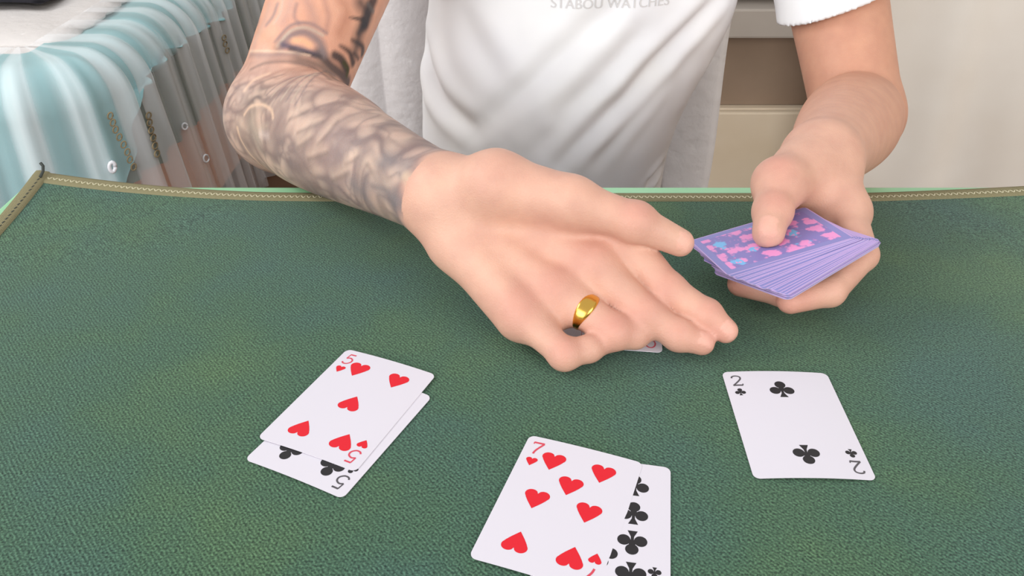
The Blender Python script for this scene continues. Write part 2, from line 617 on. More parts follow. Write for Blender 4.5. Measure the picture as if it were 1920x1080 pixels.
def club_poly(s, cx, cy, rot):
    polys = []
    r = 0.222 * s
    for dx, dy in ((0, 0.285), (-0.28, -0.085), (0.28, -0.085)):
        polys.append([(dx * s + r * math.cos(a), dy * s + r * math.sin(a)) for a in np.linspace(0, 2 * PI, 22)[:-1]])
    polys.append([(-0.12 * s, -0.12 * s), (0.12 * s, -0.12 * s), (0.1 * s, 0.2 * s), (-0.1 * s, 0.2 * s)])
    polys.append([(-0.045 * s, 0), (-0.055 * s, -0.25 * s), (-0.17 * s, -0.50 * s), (0.17 * s, -0.50 * s), (0.055 * s, -0.25 * s), (0.045 * s, 0)])
    out = []
    for pl in polys:
        out.append([((cx - x) if rot else (cx + x), (cy - y) if rot else (cy + y)) for x, y in pl])
    return out


def diamond_poly(s, cx, cy, rot):
    return [[(cx, cy + 0.6 * s), (cx - 0.42 * s, cy), (cx, cy - 0.6 * s), (cx + 0.42 * s, cy)]]


def print_part(name, polys, mat, parent, bend, off=0.00007):
    V, F = [], []
    for pl in polys:
        area = sum(pl[i][0] * pl[(i + 1) % len(pl)][1] - pl[(i + 1) % len(pl)][0] * pl[i][1] for i in range(len(pl)))
        if area < 0: pl = pl[::-1]
        i0 = len(V)
        V += [(x, y, bend(x, y) + off) for x, y in pl]
        F.append(tuple(range(i0, len(V))))
    o = add(name, mesh(name, V, F), mat)
    o.parent = parent
    return o


PIPS = {2: [(0, 27), (0, -27)],
        5: [(-13.5, 28.5), (13.5, 28.5), (0, 0), (-13.5, -28.5), (13.5, -28.5)],
        7: [(-13.5, 28.5), (13.5, 28.5), (0, 14.5), (-13.5, 0.5), (13.5, 0.5), (-13.5, -28.5), (13.5, -28.5)],
        10: [(-13.5, 28), (13.5, 28), (0, 18.5), (-13.5, 9.2), (13.5, 9.2), (-13.5, -9.2), (13.5, -9.2), (0, -18.5), (-13.5, -28), (13.5, -28)]}


def playing_card(name, rank, suit, loc, rz, label, bow=0.0009, tilt=(0, 0), pip=None, ridge='x'):
    if ridge == 'x':
        bend = lambda x, y: bow * (1 - (2 * x / CW) ** 2)
    else:
        bend = lambda x, y: bow * (1 - (2 * y / CH) ** 2)
    e = tag(empty(name, loc), label, 'playing card', 'playing cards dealt face up on the mat')
    e.rotation_euler = (tilt[0], tilt[1], rz)
    b = add('card_stock', card_mesh(name, bend), [M['card'], M['back'], M['card']], None)
    b.data.materials.clear()
    for m_ in (M['card'], M['back'], M['card']): b.data.materials.append(m_)
    b.parent = e
    red = suit in ('heart', 'diamond')
    col, pale = (M['red'], M['red_pale']) if red else (M['black'], M['black_pale'])
    shape = {'heart': heart_poly, 'club': club_poly, 'diamond': diamond_poly}[suit]
    mm = 0.001
    pip = pip or (14.2 if suit == 'club' else 12.8)
    for (x, y) in PIPS.get(rank, []):
        print_part(suit + '_pip', shape(pip * mm, x * mm, y * mm, y < -0.1 or (rank == 5 and suit == 'heart' and y == 0)), col, e, bend)
    idx = str(rank) if rank != 'Q' else 'Q'
    for sg in (1, -1):
        print_part('index', glyph_polys(idx, 9.0 * mm, -24.4 * sg * mm, 35.2 * sg * mm, sg < 0), pale, e, bend)
        print_part('index_suit', shape(6.2 * mm, -24.3 * sg * mm, 25 * sg * mm, sg < 0), col if red else M['black'], e, bend)
    if rank == 'Q':
        fr = []
        hx, hy, w = 19.5 * mm, 36.5 * mm, 0.25 * mm
        for a, b_ in (((-hx, -hy), (hx, -hy + w)), ((-hx, hy - w), (hx, hy)), ((-hx, -hy), (-hx + w, hy)), ((hx - w, -hy), (hx, hy))):
            fr.append([a, (b_[0], a[1]), b_, (a[0], b_[1])])
        print_part('frame_line', fr, M['red_pale'], e, bend)
        print_part('court_panel', [[(-hx * .9, -hy * .1), (-hx * .2, -hy * .9), (hx * .5, -hy * .7), (hx * .9, hy * .1), (hx * .2, hy * .9), (-hx * .5, hy * .7)]], M['red'], e, bend)
        print_part('court_panel', [[(-hx * .45, -hy * .3), (hx * .1, -hy * .55), (hx * .45, hy * .3), (-hx * .1, hy * .55)]], M['back'], e, bend, 0.00012)
    return e


c = playing_card('playing_card', 5, 'club', (-0.0941, 0.3521, 0.0008), -0.4547, 'five of clubs mostly covered by the five of hearts', bow=0.0010)
c = playing_card('playing_card', 5, 'heart', (-0.0922, 0.3697, 0.0015), -0.4195, 'five of hearts lying on top of another five', bow=0.0010)
c = playing_card('playing_card', 10, 'club', (0.0450, 0.2818, 0.0008), -0.158, 'black club card half hidden under the seven of hearts', bow=0.0006)
c = playing_card('playing_card', 7, 'heart', (0.0244, 0.2925, 0.0014), -0.348, 'seven of hearts lying across a black club card', bow=0.0007)
c = playing_card('playing_card', 2, 'club', (0.1572, 0.3559, 0.0008), -0.02, 'two of clubs lying alone on the green mat', bow=0.0013)
c = playing_card('playing_card', 'Q', 'heart', (0.0669, 0.4669, 0.0008), -0.10, 'red court card lying under the dealing hand with the ring', bow=0.0004)

# ------------------------------------------------------------------ deck held in the hand
AX, AY = np.array([0.524, -0.827, 0.202]), np.array([0.824, 0.553, 0.127])
AX /= np.linalg.norm(AX)
AN = np.cross(AX, AY); AN /= np.linalg.norm(AN)
AY = np.cross(AN, AX)
DECK_C = np.array([0.186, 0.479, 0.0425])
NDECK = 30
deck_me = card_mesh('deck_card', lambda x, y: 0.0)
for m_ in (M['back'], M['card'], M['card_edge']): deck_me.materials.append(m_)
deck_me.polygons.foreach_set('use_smooth', [False] * len(deck_me.polygons))
for i in range(NDECK):
    k = NDECK - 1 - i           # k = 0 topmost
    f = max(0.0, 1 - k / 17.0)    # the upper cards are pushed off by the thumb, fanned
    ang = 0.36 * f + random.uniform(-0.008, 0.008)
    piv = np.array([0.026, 0.040])
    off = np.array([random.uniform(-.0007, .0007), random.uniform(-.0010, .0010)])
    ca, sa = math.cos(-ang), math.sin(-ang)
    off = off + np.array([-0.010, -0.012]) * f
    cen = piv + np.array([ca * -piv[0] - sa * -piv[1], sa * -piv[0] + ca * -piv[1]]) + off
    o = bpy.data.objects.new('playing_card', deck_me)
    COL.objects.link(o)
    ex = AX * ca + AY * sa
    ey = -AX * sa + AY * ca
    pos = DECK_C + AX * cen[0] + AY * cen[1] - AN * (k * (CT + 0.000012))
    o.matrix_world = Matrix(((ex[0], ey[0], AN[0], pos[0]), (ex[1], ey[1], AN[1], pos[1]), (ex[2], ey[2], AN[2], pos[2]), (0, 0, 0, 1)))
    tag(o, 'topmost face-down card of the hand-held deck, under the thumb' if k == 0 else 'face-down card with lilac, pink and blue back in the hand-held deck', 'playing card', 'cards of the deck held in the hand')

# ------------------------------------------------------------------ signed-distance modelling
class Field:
    def __init__(self, xs, ys, zs, big=0.2):
        self.x, self.y, self.z = [np.asarray(a, np.float32) for a in (xs, ys, zs)]
        self.v = np.full((len(xs), len(ys), len(zs)), big, np.float32)

    def box(self, lo, hi):
        s = []
        for a, l_, h_ in zip((self.x, self.y, self.z), lo, hi):
            i0, i1 = np.searchsorted(a, l_), np.searchsorted(a, h_)
            s.append(slice(max(i0 - 1, 0), min(i1 + 1, len(a))))
        return tuple(s)

    def coords(self, s):
        return self.x[s[0]][:, None, None], self.y[s[1]][None, :, None], self.z[s[2]][None, None, :]


def smin(a, b, k):
    if k <= 0: return np.minimum(a, b)
    h = np.clip(0.5 + 0.5 * (b - a) / k, 0, 1)
    return b * (1 - h) + a * h - k * h * (1 - h)


def cone(c, a, b, ra, rb, n=None, s=1.0):
    """tapered capsule a->b; with n, flattened by 1/s along unit vector n"""
    a, b = np.asarray(a, np.float32), np.asarray(b, np.float32)
    d = b - a
    L = float(d @ d) + 1e-12
    px, py, pz = c[0] - a[0], c[1] - a[1], c[2] - a[2]
    h = np.clip((px * d[0] + py * d[1] + pz * d[2]) / L, 0, 1)
    qx, qy, qz = px - h * d[0], py - h * d[1], pz - h * d[2]
    r2 = qx * qx + qy * qy + qz * qz
    if n is not None and s != 1.0:
        dn = qx * n[0] + qy * n[1] + qz * n[2]
        r2 = r2 + dn * dn * (s * s - 1)
    return np.sqrt(r2) - (ra + h * (rb - ra))


class Prim:
    def __init__(s, a, b, ra, rb, k=0.01, n=None, f=1.0):
        s.a, s.b, s.ra, s.rb, s.k, s.n, s.f = np.array(a, float), np.array(b, float), ra, rb, k, n, f

    def lo(s): return np.minimum(s.a - s.ra, s.b - s.rb)
    def hi(s): return np.maximum(s.a + s.ra, s.b + s.rb)
    def ev(s, c): return cone(c, s.a, s.b, s.ra, s.rb, s.n, s.f).astype(np.float32)


def put(F, prims):
    for p in prims:
        m = p.k + 0.012
        s = F.box(p.lo() - m, p.hi() + m)
        F.v[s] = smin(F.v[s], p.ev(F.coords(s)), p.k)


def surface(F):
    V = F.v
    neg = V < 0
    n8 = np.zeros(tuple(d - 1 for d in V.shape), np.uint8)
    for i in (0, 1):
        for j in (0, 1):
            for k in (0, 1):
                n8 += neg[i:V.shape[0] - 1 + i, j:V.shape[1] - 1 + j, k:V.shape[2] - 1 + k]
    cells = np.argwhere((n8 > 0) & (n8 < 8))
    idx = np.full(n8.shape, -1, np.int32)
    idx[tuple(cells.T)] = np.arange(len(cells))
    C = {}
    for i in (0, 1):
        for j in (0, 1):
            for k in (0, 1):
                C[i, j, k] = V[cells[:, 0] + i, cells[:, 1] + j, cells[:, 2] + k]
    acc = np.zeros((len(cells), 3)); cnt = np.zeros(len(cells))
    ed = []
    for ax in range(3):
        for u in (0, 1):
            for w in (0, 1):
                a = [0, 0, 0]; o = [q for q in range(3) if q != ax]
                a[o[0]], a[o[1]] = u, w
                b = list(a); b[ax] = 1
                ed.append((tuple(a), tuple(b), ax))
    for a, b, ax in ed:
        va, vb = C[a], C[b]
        cr = (va < 0) != (vb < 0)
        t = np.where(cr, va / np.where(cr, va - vb, 1), 0)
        p = np.tile(np.array(a, float), (len(cells), 1)); p[:, ax] = t
        acc += p * cr[:, None]; cnt += cr
    loc = acc / cnt[:, None]
    P = np.zeros_like(loc)
    for ax, arr in enumerate((F.x, F.y, F.z)):
        a0 = arr[cells[:, ax]]; a1 = arr[cells[:, ax] + 1]
        P[:, ax] = a0 + (a1 - a0) * loc[:, ax]
    quads = []
    for ax in range(3):
        o = [q for q in range(3) if q != ax]
        sl0 = [slice(None)] * 3; sl1 = [slice(None)] * 3
        sl0[ax] = slice(0, -1); sl1[ax] = slice(1, None)
        A, B = neg[tuple(sl0)], neg[tuple(sl1)]
        e = np.argwhere(A != B)
        e = e[(e[:, o[0]] > 0) & (e[:, o[1]] > 0) & (e[:, o[0]] < V.shape[o[0]] - 1) & (e[:, o[1]] < V.shape[o[1]] - 1)]
        flip = A[tuple(e.T)]
        q = []
        for (du, dw) in ((-1, -1), (0, -1), (0, 0), (-1, 0)):
            cc = e.copy(); cc[:, o[0]] += du; cc[:, o[1]] += dw
            q.append(idx[tuple(cc.T)])
        q = np.stack(q, 1)
        if ax == 1: flip = ~flip
        q[~flip] = q[~flip][:, ::-1]
        quads.append(q)
    Q = np.concatenate(quads)
    Q = Q[(Q >= 0).all(1)]
    return P, Q


def relax(P, Q, it=4, lam=0.5):
    E = np.concatenate([Q[:, [0, 1]], Q[:, [1, 2]], Q[:, [2, 3]], Q[:, [3, 0]]])
    E = np.concatenate([E, E[:, ::-1]])
    deg = np.bincount(E[:, 0], minlength=len(P))[:, None].clip(1)
    for i in range(it):
        for l_ in (lam, -lam * 1.04):
            S_ = np.stack([np.bincount(E[:, 0], P[E[:, 1], a], minlength=len(P)) for a in range(3)], 1) / deg
            P = P + l_ * (S_ - P)
    return P


def normals(P, Q):
    n = np.cross(P[Q[:, 2]] - P[Q[:, 0]], P[Q[:, 3]] - P[Q[:, 1]])
    N = np.stack([sum(np.bincount(Q[:, k], n[:, a], minlength=len(P)) for k in range(4)) for a in range(3)], 1)
    return N / (np.linalg.norm(N, axis=1, keepdims=True) + 1e-12)


def axis(*segs):
    out = []
    for a, b, h in segs:
        out.append(np.arange(a, b, h))
    return np.concatenate(out)


def vnoise(P, scale, seed=0):
    p = P * scale + seed * 17.3
    i = np.floor(p).astype(np.int64); f = p - i
    f = f * f * (3 - 2 * f)
    def hsh(a, b, c):
        h = (a * 374761393 + b * 668265263 + c * 2147483647 + seed * 1274126177) & 0x7fffffff
        h = ((h ^ (h >> 13)) * 1274126177) & 0x7fffffff
        return ((h ^ (h >> 16)) & 0xffff) / 65535.0
    r = 0
    for dx in (0, 1):
        for dy in (0, 1):
            for dz in (0, 1):
                w = (f[:, 0] if dx else 1 - f[:, 0]) * (f[:, 1] if dy else 1 - f[:, 1]) * (f[:, 2] if dz else 1 - f[:, 2])
                r = r + w * hsh(i[:, 0] + dx, i[:, 1] + dy, i[:, 2] + dz)
    return r


def unit(v): return np.asarray(v, float) / np.linalg.norm(v)


# ------------------------------------------------------------------ the card player
R_SH, R_EL, R_WR = np.array([-0.105, 0.935, 0.275]), at(528, 222, 0.772), at(826, 368, 0.560)
L_SH, L_EL, L_WR = np.array([0.315, 1.03, 0.25]), at(1608, 216, 0.86), at(1540, 296, 0.640)
LT = 0.97


def right_hand():
    mcp = [at(1168, 446, .540), at(1112, 497, .533), at(1042, 547, .528), at(976, 588, .522)]
    pip = [at(1252, 544, .529), at(1210, 590, .522), at(1152, 622, .516), at(1058, 664, .506)]
    dip = [at(1325, 590, .5225), at(1272, 628, .5185), at(1190, 626, .5195), at(1104, 654, .5105)]
    tip = [at(1360, 620, .519), at(1316, 642, .5185), at(1222, 612, .527), at(1138, 640, .518)]
    car = [at(905, 372, .556), at(893, 398, .554), at(876, 424, .552), at(860, 445, .551)]
    nrm = unit(np.cross(mcp[3] - mcp[0], mcp[1] - R_WR))
    if nrm[2] < 0: nrm = -nrm
    rad = [(.0130, .0108, .0092, .0078), (.0130, .0110, .0094, .0080), (.0126, .0106, .0090, .0078), (.0114, .0092, .0080, .0070)]
    palm, fing = [], []
    for i in range(4):
        palm.append(Prim(car[i] - nrm * .002, mcp[i] - nrm * .003, .0150, .0138, .012))
        # tendon ridge on the back of the hand
        palm.append(Prim(car[i] * .6 + mcp[i] * .4 + nrm * .0085, mcp[i] + nrm * .0062, .0036, .0068, .008))
    palm.append(Prim(R_WR - nrm * .002, car[1] - nrm * .003, .0245, .0255, .014, nrm, 1.35))
    palm.append(Prim(R_WR - nrm * .002, car[3] - nrm * .004, .0225, .0200, .014, nrm, 1.2))
    palm.append(Prim(car[3] - nrm * .006, mcp[3] - nrm * .006, .0165, .0125, .012))
    tc, tm, ti, tt = at(930, 345, .535), at(1072, 377, .522), at(1192, 416, .520), at(1275, 455, .524)
    palm.append(Prim(R_WR + (tc - R_WR) * .35, tc, .0215, .0200, .014))
    palm.append(Prim(tc, tm, .0195, .0150, .012))
    palm.append(Prim(tc * .4 + tm * .6 - nrm * .006, mcp[0] * .8 + car[0] * .2 - nrm * .004, .0110, .0105, .014))
    fing.append([Prim(tm, ti, .0138, .0115, 0), Prim(ti, tt, .0116, .0088, .005), Prim(ti, ti, .0125, .0125, .004)])
    for i in range(4):
        r = rad[i]
        ch = [Prim(mcp[i], pip[i], r[0], r[1], 0), Prim(pip[i], pip[i], r[1] * 1.06, r[1] * 1.06, .003), Prim(pip[i], dip[i], r[1], r[2], .004), Prim(dip[i], tip[i], r[2], r[3], .004)]
        if i in (0, 1): ch.append(Prim(dip[i], dip[i], r[2] * 1.05, r[2] * 1.05, .003))
        fing.append(ch)
    for i in range(3):        # webs between the fingers
        a_ = (mcp[i] + mcp[i + 1]) / 2
        b_ = a_ * .68 + (pip[i] + pip[i + 1]) / 2 * .32
        palm.append(Prim(a_ - nrm * .004, b_ - nrm * .0065, .0115, (.0070, .0075, .0085)[i], .008))
    nails = [(tt, unit(tt - ti), unit(nrm + .25 * unit(np.cross(tt - ti, nrm))), .0085), (tip[0], unit(tip[0] - dip[0]), nrm, .0068), (tip[1], unit(tip[1] - dip[1]), nrm, .0070)]
    kn = [(p + nrm * .009, .010) for p in mcp] + [(p + nrm * .008, .008) for p in pip] + [(p + nrm * .007, .006) for p in dip[:2]] + [(ti + nrm * .009, .009)]
    return palm, fing, nails, kn, dict(mcp=mcp, pip=pip, dip=dip, tip=tip, nrm=nrm)


def left_hand():
    palm, fing = [], []
    t = lambda x, y, d: at(x, y, d * LT)
    car = t(1538, 318, .655)
    mcp = [t(1588, 398, .628), t(1556, 412, .640), t(1520, 420, .648), t(1484, 420, .655)]
    pip = [t(1616, 478, .582), t(1560, 510, .588), t(1490, 510, .606), t(1440, 500, .618)]
    dip = [t(1556, 546, .560), t(1470, 548, .568), t(1410, 520, .597), t(1395, 500, .612)]
    tip = [t(1482, 563, .552), t(1388, 532, .580), t(1366, 500, .612), t(1365, 480, .624)]
    tc, tm, ti, tt = t(1512, 318, .640), t(1462, 345, .612), t(1449, 396, .592), t(1441, 436, .580)
    for i in range(4):
        palm.append(Prim(car, mcp[i], .0180, .0130, .014))
    palm.append(Prim(L_WR, car, .0255, .0240, .014))
    palm.append(Prim(L_WR * .3 + car * .7, tc, .0235, .0215, .014))
    palm.append(Prim(tc, tm, .0210, .0185, .012))
    palm.append(Prim(tm * .3 + tc * .7, mcp[0] * .75 + tc * .25, .0130, .0120, .014))
    palm.append(Prim(car, mcp[0], .0200, .0145, .012))
    fing.append([Prim(tm, ti, .0168, .0122, 0), Prim(ti, tt, .0125, .0108, .005), Prim(ti, ti, .0130, .0130, .004)])
    rad = [(.0130, .0105, .0098, .0088), (.0120, .0102, .0095, .0086), (.0112, .0096, .0088, .0078), (.0105, .0088, .0080, .0070)]
    for i in range(4):
        r = rad[i]
        fing.append([Prim(mcp[i], pip[i], r[0], r[1], 0), Prim(pip[i], dip[i], r[1], r[2], .004), Prim(dip[i], tip[i], r[2], r[3], .004)])
    nails = [(tt, unit(tt - ti), unit(np.array([-.25, -.35, .9])), .0085)]
    kn = [(ti + np.array([0, -.004, .010]), .009), (tm + np.array([-.004, -.004, .014]), .011)] + [(p, .012) for p in tip[:2]]
    return palm, fing, nails, kn, dict(mcp=mcp, pip=pip, dip=dip, tip=tip)


def add_hand(F, hand):
    palm, fing = hand[0], hand[1]
    allp = palm + [p for c_ in fing for p in c_]
    lo = np.min([p.lo() for p in allp], 0) - .025
    hi = np.max([p.hi() for p in allp], 0) + .025
    s = F.box(lo, hi)
    c_ = F.coords(s)
    shp = F.v[s].shape
    PF = np.full(shp, .2, np.float32)
    for p in palm: PF = smin(PF, p.ev(c_), p.k)
    FF = np.full(shp, .2, np.float32)
    for ch in fing:
        cf = np.full(shp, .2, np.float32)
        for p in ch: cf = smin(cf, p.ev(c_), p.k)
        FF = smin(FF, cf, .0030)
    H_ = smin(PF, FF, .0095)
    F.v[s] = smin(F.v[s], H_, .012)


def build_body():
    F = Field(axis((-0.285, 0.30, .0017), (0.30, 0.46, .0026)), axis((0.36, 0.88, .0017), (0.88, 1.24, .0034)), axis((-0.075, 0.155, .0017), (0.155, 0.62, .0034)))
    lerp = lambda a, b, t: a + (b - a) * t
    P = []
    # trunk and shoulders (under the shirt)
    P += [Prim((0.045, 0.965, -0.06), (0.085, 0.995, 0.10), .090, .105, .03, np.array([0, 1.0, 0]), 1.25),
          Prim((0.085, 0.995, 0.10), (0.105, 1.0, 0.22), .110, .105, .03, np.array([0, 1.0, 0]), 1.2),
          Prim(R_SH, L_SH, .052, .052, .03), Prim((0.02, 0.975, 0.22), (0.19, 1.0, 0.22), .075, .075, .03),
          Prim((0.105, 0.995, 0.27), (0.105, 0.975, 0.37), .056, .053, .02)]
    # head with face
    hc = np.array([0.105, 0.955, 0.47])
    P += [Prim(hc + (0, .035, .03), hc + (0, -.005, .045), .083, .080, .02), Prim(hc + (0, -.035, -.03), hc + (0, -.045, -.065), .056, .040, .025),
          Prim(hc + (0, -.095, .015), hc + (0, -.112, -.018), .010, .014, .010), Prim(hc + (-.02, -.082, -.058), hc + (.02, -.082, -.058), .0075, .0075, .005),
          Prim(hc + (-.02, -.078, -.070), hc + (.02, -.078, -.070), .0085, .0085, .005),
          Prim(hc + (-.045, -.074, .034), hc + (.045, -.074, .034), .012, .012, .012)]
    for sx in (-1, 1):
        P += [Prim(hc + (sx * .032, -.076, .012), hc + (sx * .032, -.076, .012), .0125, .0125, .003),
              Prim(hc + (sx * .080, .012, .02), hc + (sx * .080, .008, -.025), .014, .010, .006, np.array([1.0, 0, 0]), 2.0)]
    def limb(a, b, prof, off=None, n=26):
        ts = [q[0] for q in prof]; rs = [q[1] for q in prof]
        pl = spline(list(zip(ts, rs)), 6)
        pt, pr = np.array([q[0] for q in pl]), np.array([q[1] for q in pl])
        out = []
        tt = np.linspace(ts[0], ts[-1], n)
        rr = np.interp(tt, pt, pr)
        for i in range(n - 1):
            out.append(Prim(lerp(a, b, tt[i]), lerp(a, b, tt[i + 1]), rr[i], rr[i + 1], 0))
        out[0].k = .012
        return out
    # right arm
    P += limb(R_EL, R_SH, [(0, .0445), (.25, .0490), (.5, .0545), (.75, .058), (1, .060)])
    P += limb(R_EL, R_WR, [(0, .0450), (.15, .0465), (.32, .0455), (.55, .0395), (.78, .0325), (1, .0275)])
    P += [Prim(R_EL + (-.004, .006, -.002), R_EL + (.002, -.002, 0), .0455, .0450, .015),
          Prim(lerp(R_EL, R_WR, .05) + (0.01, .012, .012), lerp(R_EL, R_WR, .45) + (0.004, .004, .008), .034, .026, .02)]
    # left arm
    P += limb(L_EL, L_SH, [(0, .0435), (.25, .0470), (.5, .0515), (.75, .056), (1, .058)])
    P += limb(L_EL, L_WR, [(0, .0440), (.15, .0460), (.32, .0455), (.55, .0400), (.78, .0330), (1, .0275)])
    put(F, P)
    RH, LH = right_hand(), left_hand()
    add_hand(F, RH)
    add_hand(F, LH)
    V, Q = surface(F)
    V = relax(V, Q, 7)
    N = normals(V, Q)
    return V, Q, N, RH, LH


BV, BQ, BN, RH, LH = build_body()

# keep the skin out of table and deck
low = (BV[:, 1] < TY) & (BV[:, 2] < 0.0006)
BV[low, 2] = 0.0006
rel = BV - DECK_C
da, db, dn = rel @ AX, rel @ AY, rel @ AN
ind = (np.abs(da + .014) < CW / 2 + .014) & (np.abs(db) < CH / 2) & (dn < 0.0003) & (dn > -(NDECK * (CT + .000012)) - .0004)
up = ind & (dn > -.004)
dnb = ind & ~up
# under the deck: press down below it
BV[dnb] -= AN * (dn[dnb] + (NDECK * (CT + .000012)) + .0005)[:, None]
BV[up] += AN * (0.0004 - dn[up])[:, None]

# ---- colours of skin and tattoo, painted on the surface points
def sl(c_): return np.array(srgb(*c_)[:3])


SK = sl((209, 166, 145)); SKR = sl((196, 134, 120)); SKO = sl((192, 134, 104))
col = np.tile(SK, (len(BV), 1))
nz1 = vnoise(BV, 28, 1); nz2 = vnoise(BV, 60, 2)
col = col * (1 - .22 * nz1[:, None]) + SKR * .22 * nz1[:, None]
for hand in (RH, LH):
    for p, r in hand[3]:
        w = np.exp(-((BV - p) ** 2).sum(1) / (1.3 * r) ** 2)[:, None] * .55
        col = col * (1 - w) + SKR * w
    for p in hand[4]['tip']:
        w = np.exp(-((BV - p) ** 2).sum(1) / .013 ** 2)[:, None] * .45
        col = col * (1 - w) + SKR * w
# left arm tinted more orange towards the elbow
larm = np.clip((BV[:, 1] - .56) / .20, 0, 1) * (BV[:, 0] > .15)
col = col * (1 - .55 * larm[:, None]) + SKO * .55 * larm[:, None]
# nails
for hand in (RH, LH):
    for p, d, n_, r in hand[2]:
        q = BV - (p + d * r * .25)
        s_ = np.cross(d, n_); s_ = unit(s_)
        a, b, c_ = q @ d, q @ s_, q @ n_
        r = r * .85; mk = (np.abs(a) < r * .95) & (np.abs(b) < r * .80) & (c_ > r * .35) & (((a / (r * .98)) ** 4 + (b / (r * .85)) ** 4) < 1)
        col[mk] = col[mk] * .45 + sl((224, 172, 156)) * .55
        BV[mk] += n_ * .0004

# tattoo on the right arm
fa = R_WR - R_EL; fl = np.linalg.norm(fa); fa = fa / fl
up_ = unit(np.array([0.0, -SP, CP]) * 0 + np.array([0, -.55, .83]) - fa * (np.array([0, -.55, .83]) @ fa))
sd_ = np.cross(fa, up_)
rel = BV - R_EL
A_ = rel @ fa / fl; B_ = rel @ up_; C_ = rel @ sd_
uax = unit(R_SH - R_EL)
U_ = rel @ uax
isr = BV[:, 0] < 0.02
fore = isr & (A_ < .99) & (BV[:, 1] < .80)
fore_w = np.where(BV[:, 0] < 0.02, np.clip((1.0 - A_) / .035, 0, 1), 0) * (np.abs(B_) < .09)
upper = np.where((BV[:, 0] < -.02) & (U_ > 0.0), 1, 0) * (A_ < .75)
on_arm = ((np.linalg.norm(np.cross(BV - R_EL, fa), axis=1) < .062) & (A_ > -.35) & (A_ < 1.0)) | ((np.linalg.norm(np.cross(BV - R_EL, uax), axis=1) < .075) & (U_ > -.03) & (U_ < .36) & (BV[:, 0] < -.03))
tw = np.where(on_arm, np.clip((1.0 - A_) / .03, 0, 1), 0)

warp = np.stack([vnoise(BV, 22, 5), vnoise(BV, 22, 6), vnoise(BV, 22, 7)], 1) - .5
warp2 = np.stack([vnoise(BV, 50, 8), vnoise(BV, 50, 9), vnoise(BV, 50, 10)], 1) - .5
Wp = BV + warp * .045 + warp2 * .014
# shaded scroll-work: soft ridged shapes with pale rims and dark lines
r1 = np.abs(2 * vnoise(Wp, 44, 31) - 1)
r2 = np.abs(2 * vnoise(Wp, 85, 32) - 1)
band = 0.5 + 0.5 * np.sin((Wp @ fa) * 210 + (Wp @ sd_) * 330)
tone = .55 * np.clip(r1 * 2.2, 0, 1) + .30 * np.clip(r2 * 2, 0, 1) + .25 * band
tone = np.clip((tone - .20) / .80, 0, 1)
tone *= 1 - .6 * np.exp(-(r1 / .10) ** 2) - .35 * np.exp(-(r2 / .12) ** 2) * (r1 > .1)
tone = np.clip(tone, 0, 1)
G1, G2, G3 = sl((112, 98, 90)), sl((158, 139, 124)), sl((198, 172, 152))
tc_ = np.where(tone[:, None] < .5, G1 + (G2 - G1) * (tone[:, None] * 2), G2 + (G3 - G2) * (tone[:, None] * 2 - 1))
lav = vnoise(BV, 18, 33)[:, None] * .28
tc_ = tc_ * (1 - lav) + sl((166, 152, 164)) * lav
# forearm is covered; upper arm only partly
cover = np.clip(1.0 - np.clip(U_ - .004, 0, 1) / .055, 0.0, 1)
w = (tw * cover * (.78 + .2 * vnoise(BV, 30, 12)))[:, None]
col = col * (1 - w) + tc_ * w
# skin of the upper arm is a little more orange
wu = (tw * (1 - cover))[:, None] * .5
col = col * (1 - wu) + sl((222, 160, 128)) * wu

bvh = BVHTree.FromPolygons([tuple(v) for v in BV], [tuple(map(int, q)) for q in BQ])


def on_skin(px, py):
    o_ = Vector((0, 0, CAM_H))
    d_ = Vector(at(px, py, 1.0)) - o_
    h_ = bvh.ray_cast(o_, d_.normalized())
    return np.array(h_[0]) if h_[0] is not None else None


def ink(pts, width, colour, op=.85, soft=.0012, end=None):
    """an ink stroke along points of the arm's skin; width in metres (start, end)"""
    pl = spline(pts, 8)
    q = [on_skin(x, y) for x, y in pl]
    q = [p for p in q if p is not None and p[0] < .02]
    if len(q) < 2: return
    best = np.full(len(BV), 9.0)
    near = np.where((BV[:, 0] > min(p[0] for p in q) - .03) & (BV[:, 0] < max(p[0] for p in q) + .03) & on_arm)[0]
    B = BV[near]
    m_ = np.full(len(near), 9.0)
    n_ = len(q) - 1
    w1 = width if end is None else end
    for i in range(n_):
        a, b = q[i], q[i + 1]
        d = b - a; L = d @ d + 1e-12
        h = np.clip(((B - a) @ d) / L, 0, 1)
        t_ = (i + h) / n_
        wd = width + (w1 - width) * t_
        dist = np.linalg.norm(B - a - h[:, None] * d, axis=1) - wd
        m_ = np.minimum(m_, dist)
    a_ = np.clip(.5 - m_ / soft / 2, 0, 1) * op
    col[near] = col[near] * (1 - a_[:, None]) + sl(colour) * a_[:, None]


DK, GR, LG, PE, GN = (52, 48, 52), (128, 112, 112), (188, 170, 152), (226, 176, 138), (70, 70, 40)
# leaves and dark patches along the inner side of the upper arm
ink([(700, 0), (690, 25), (684, 45)], .006, DK, .9, .003)
ink([(684, 45), (672, 62)], .004, DK, .9, .003, .002)
ink([(655, 33), (680, 36)], .0006, DK, .8, .001, .0025)
ink([(660, 75), (678, 86), (680, 100)], .0012, DK, .9, .002, .0045)
ink([(638, 86), (655, 98), (662, 118)], .001, DK, .9, .002, .004)
ink([(628, 104), (640, 112), (650, 130)], .004, DK, .92, .002, .0045)
ink([(600, 100), (618, 122), (640, 140), (652, 154)], .005, DK, .88, .003, .006)
ink([(645, 118), (652, 130), (650, 142)], .0022, GN, .9, .0015)
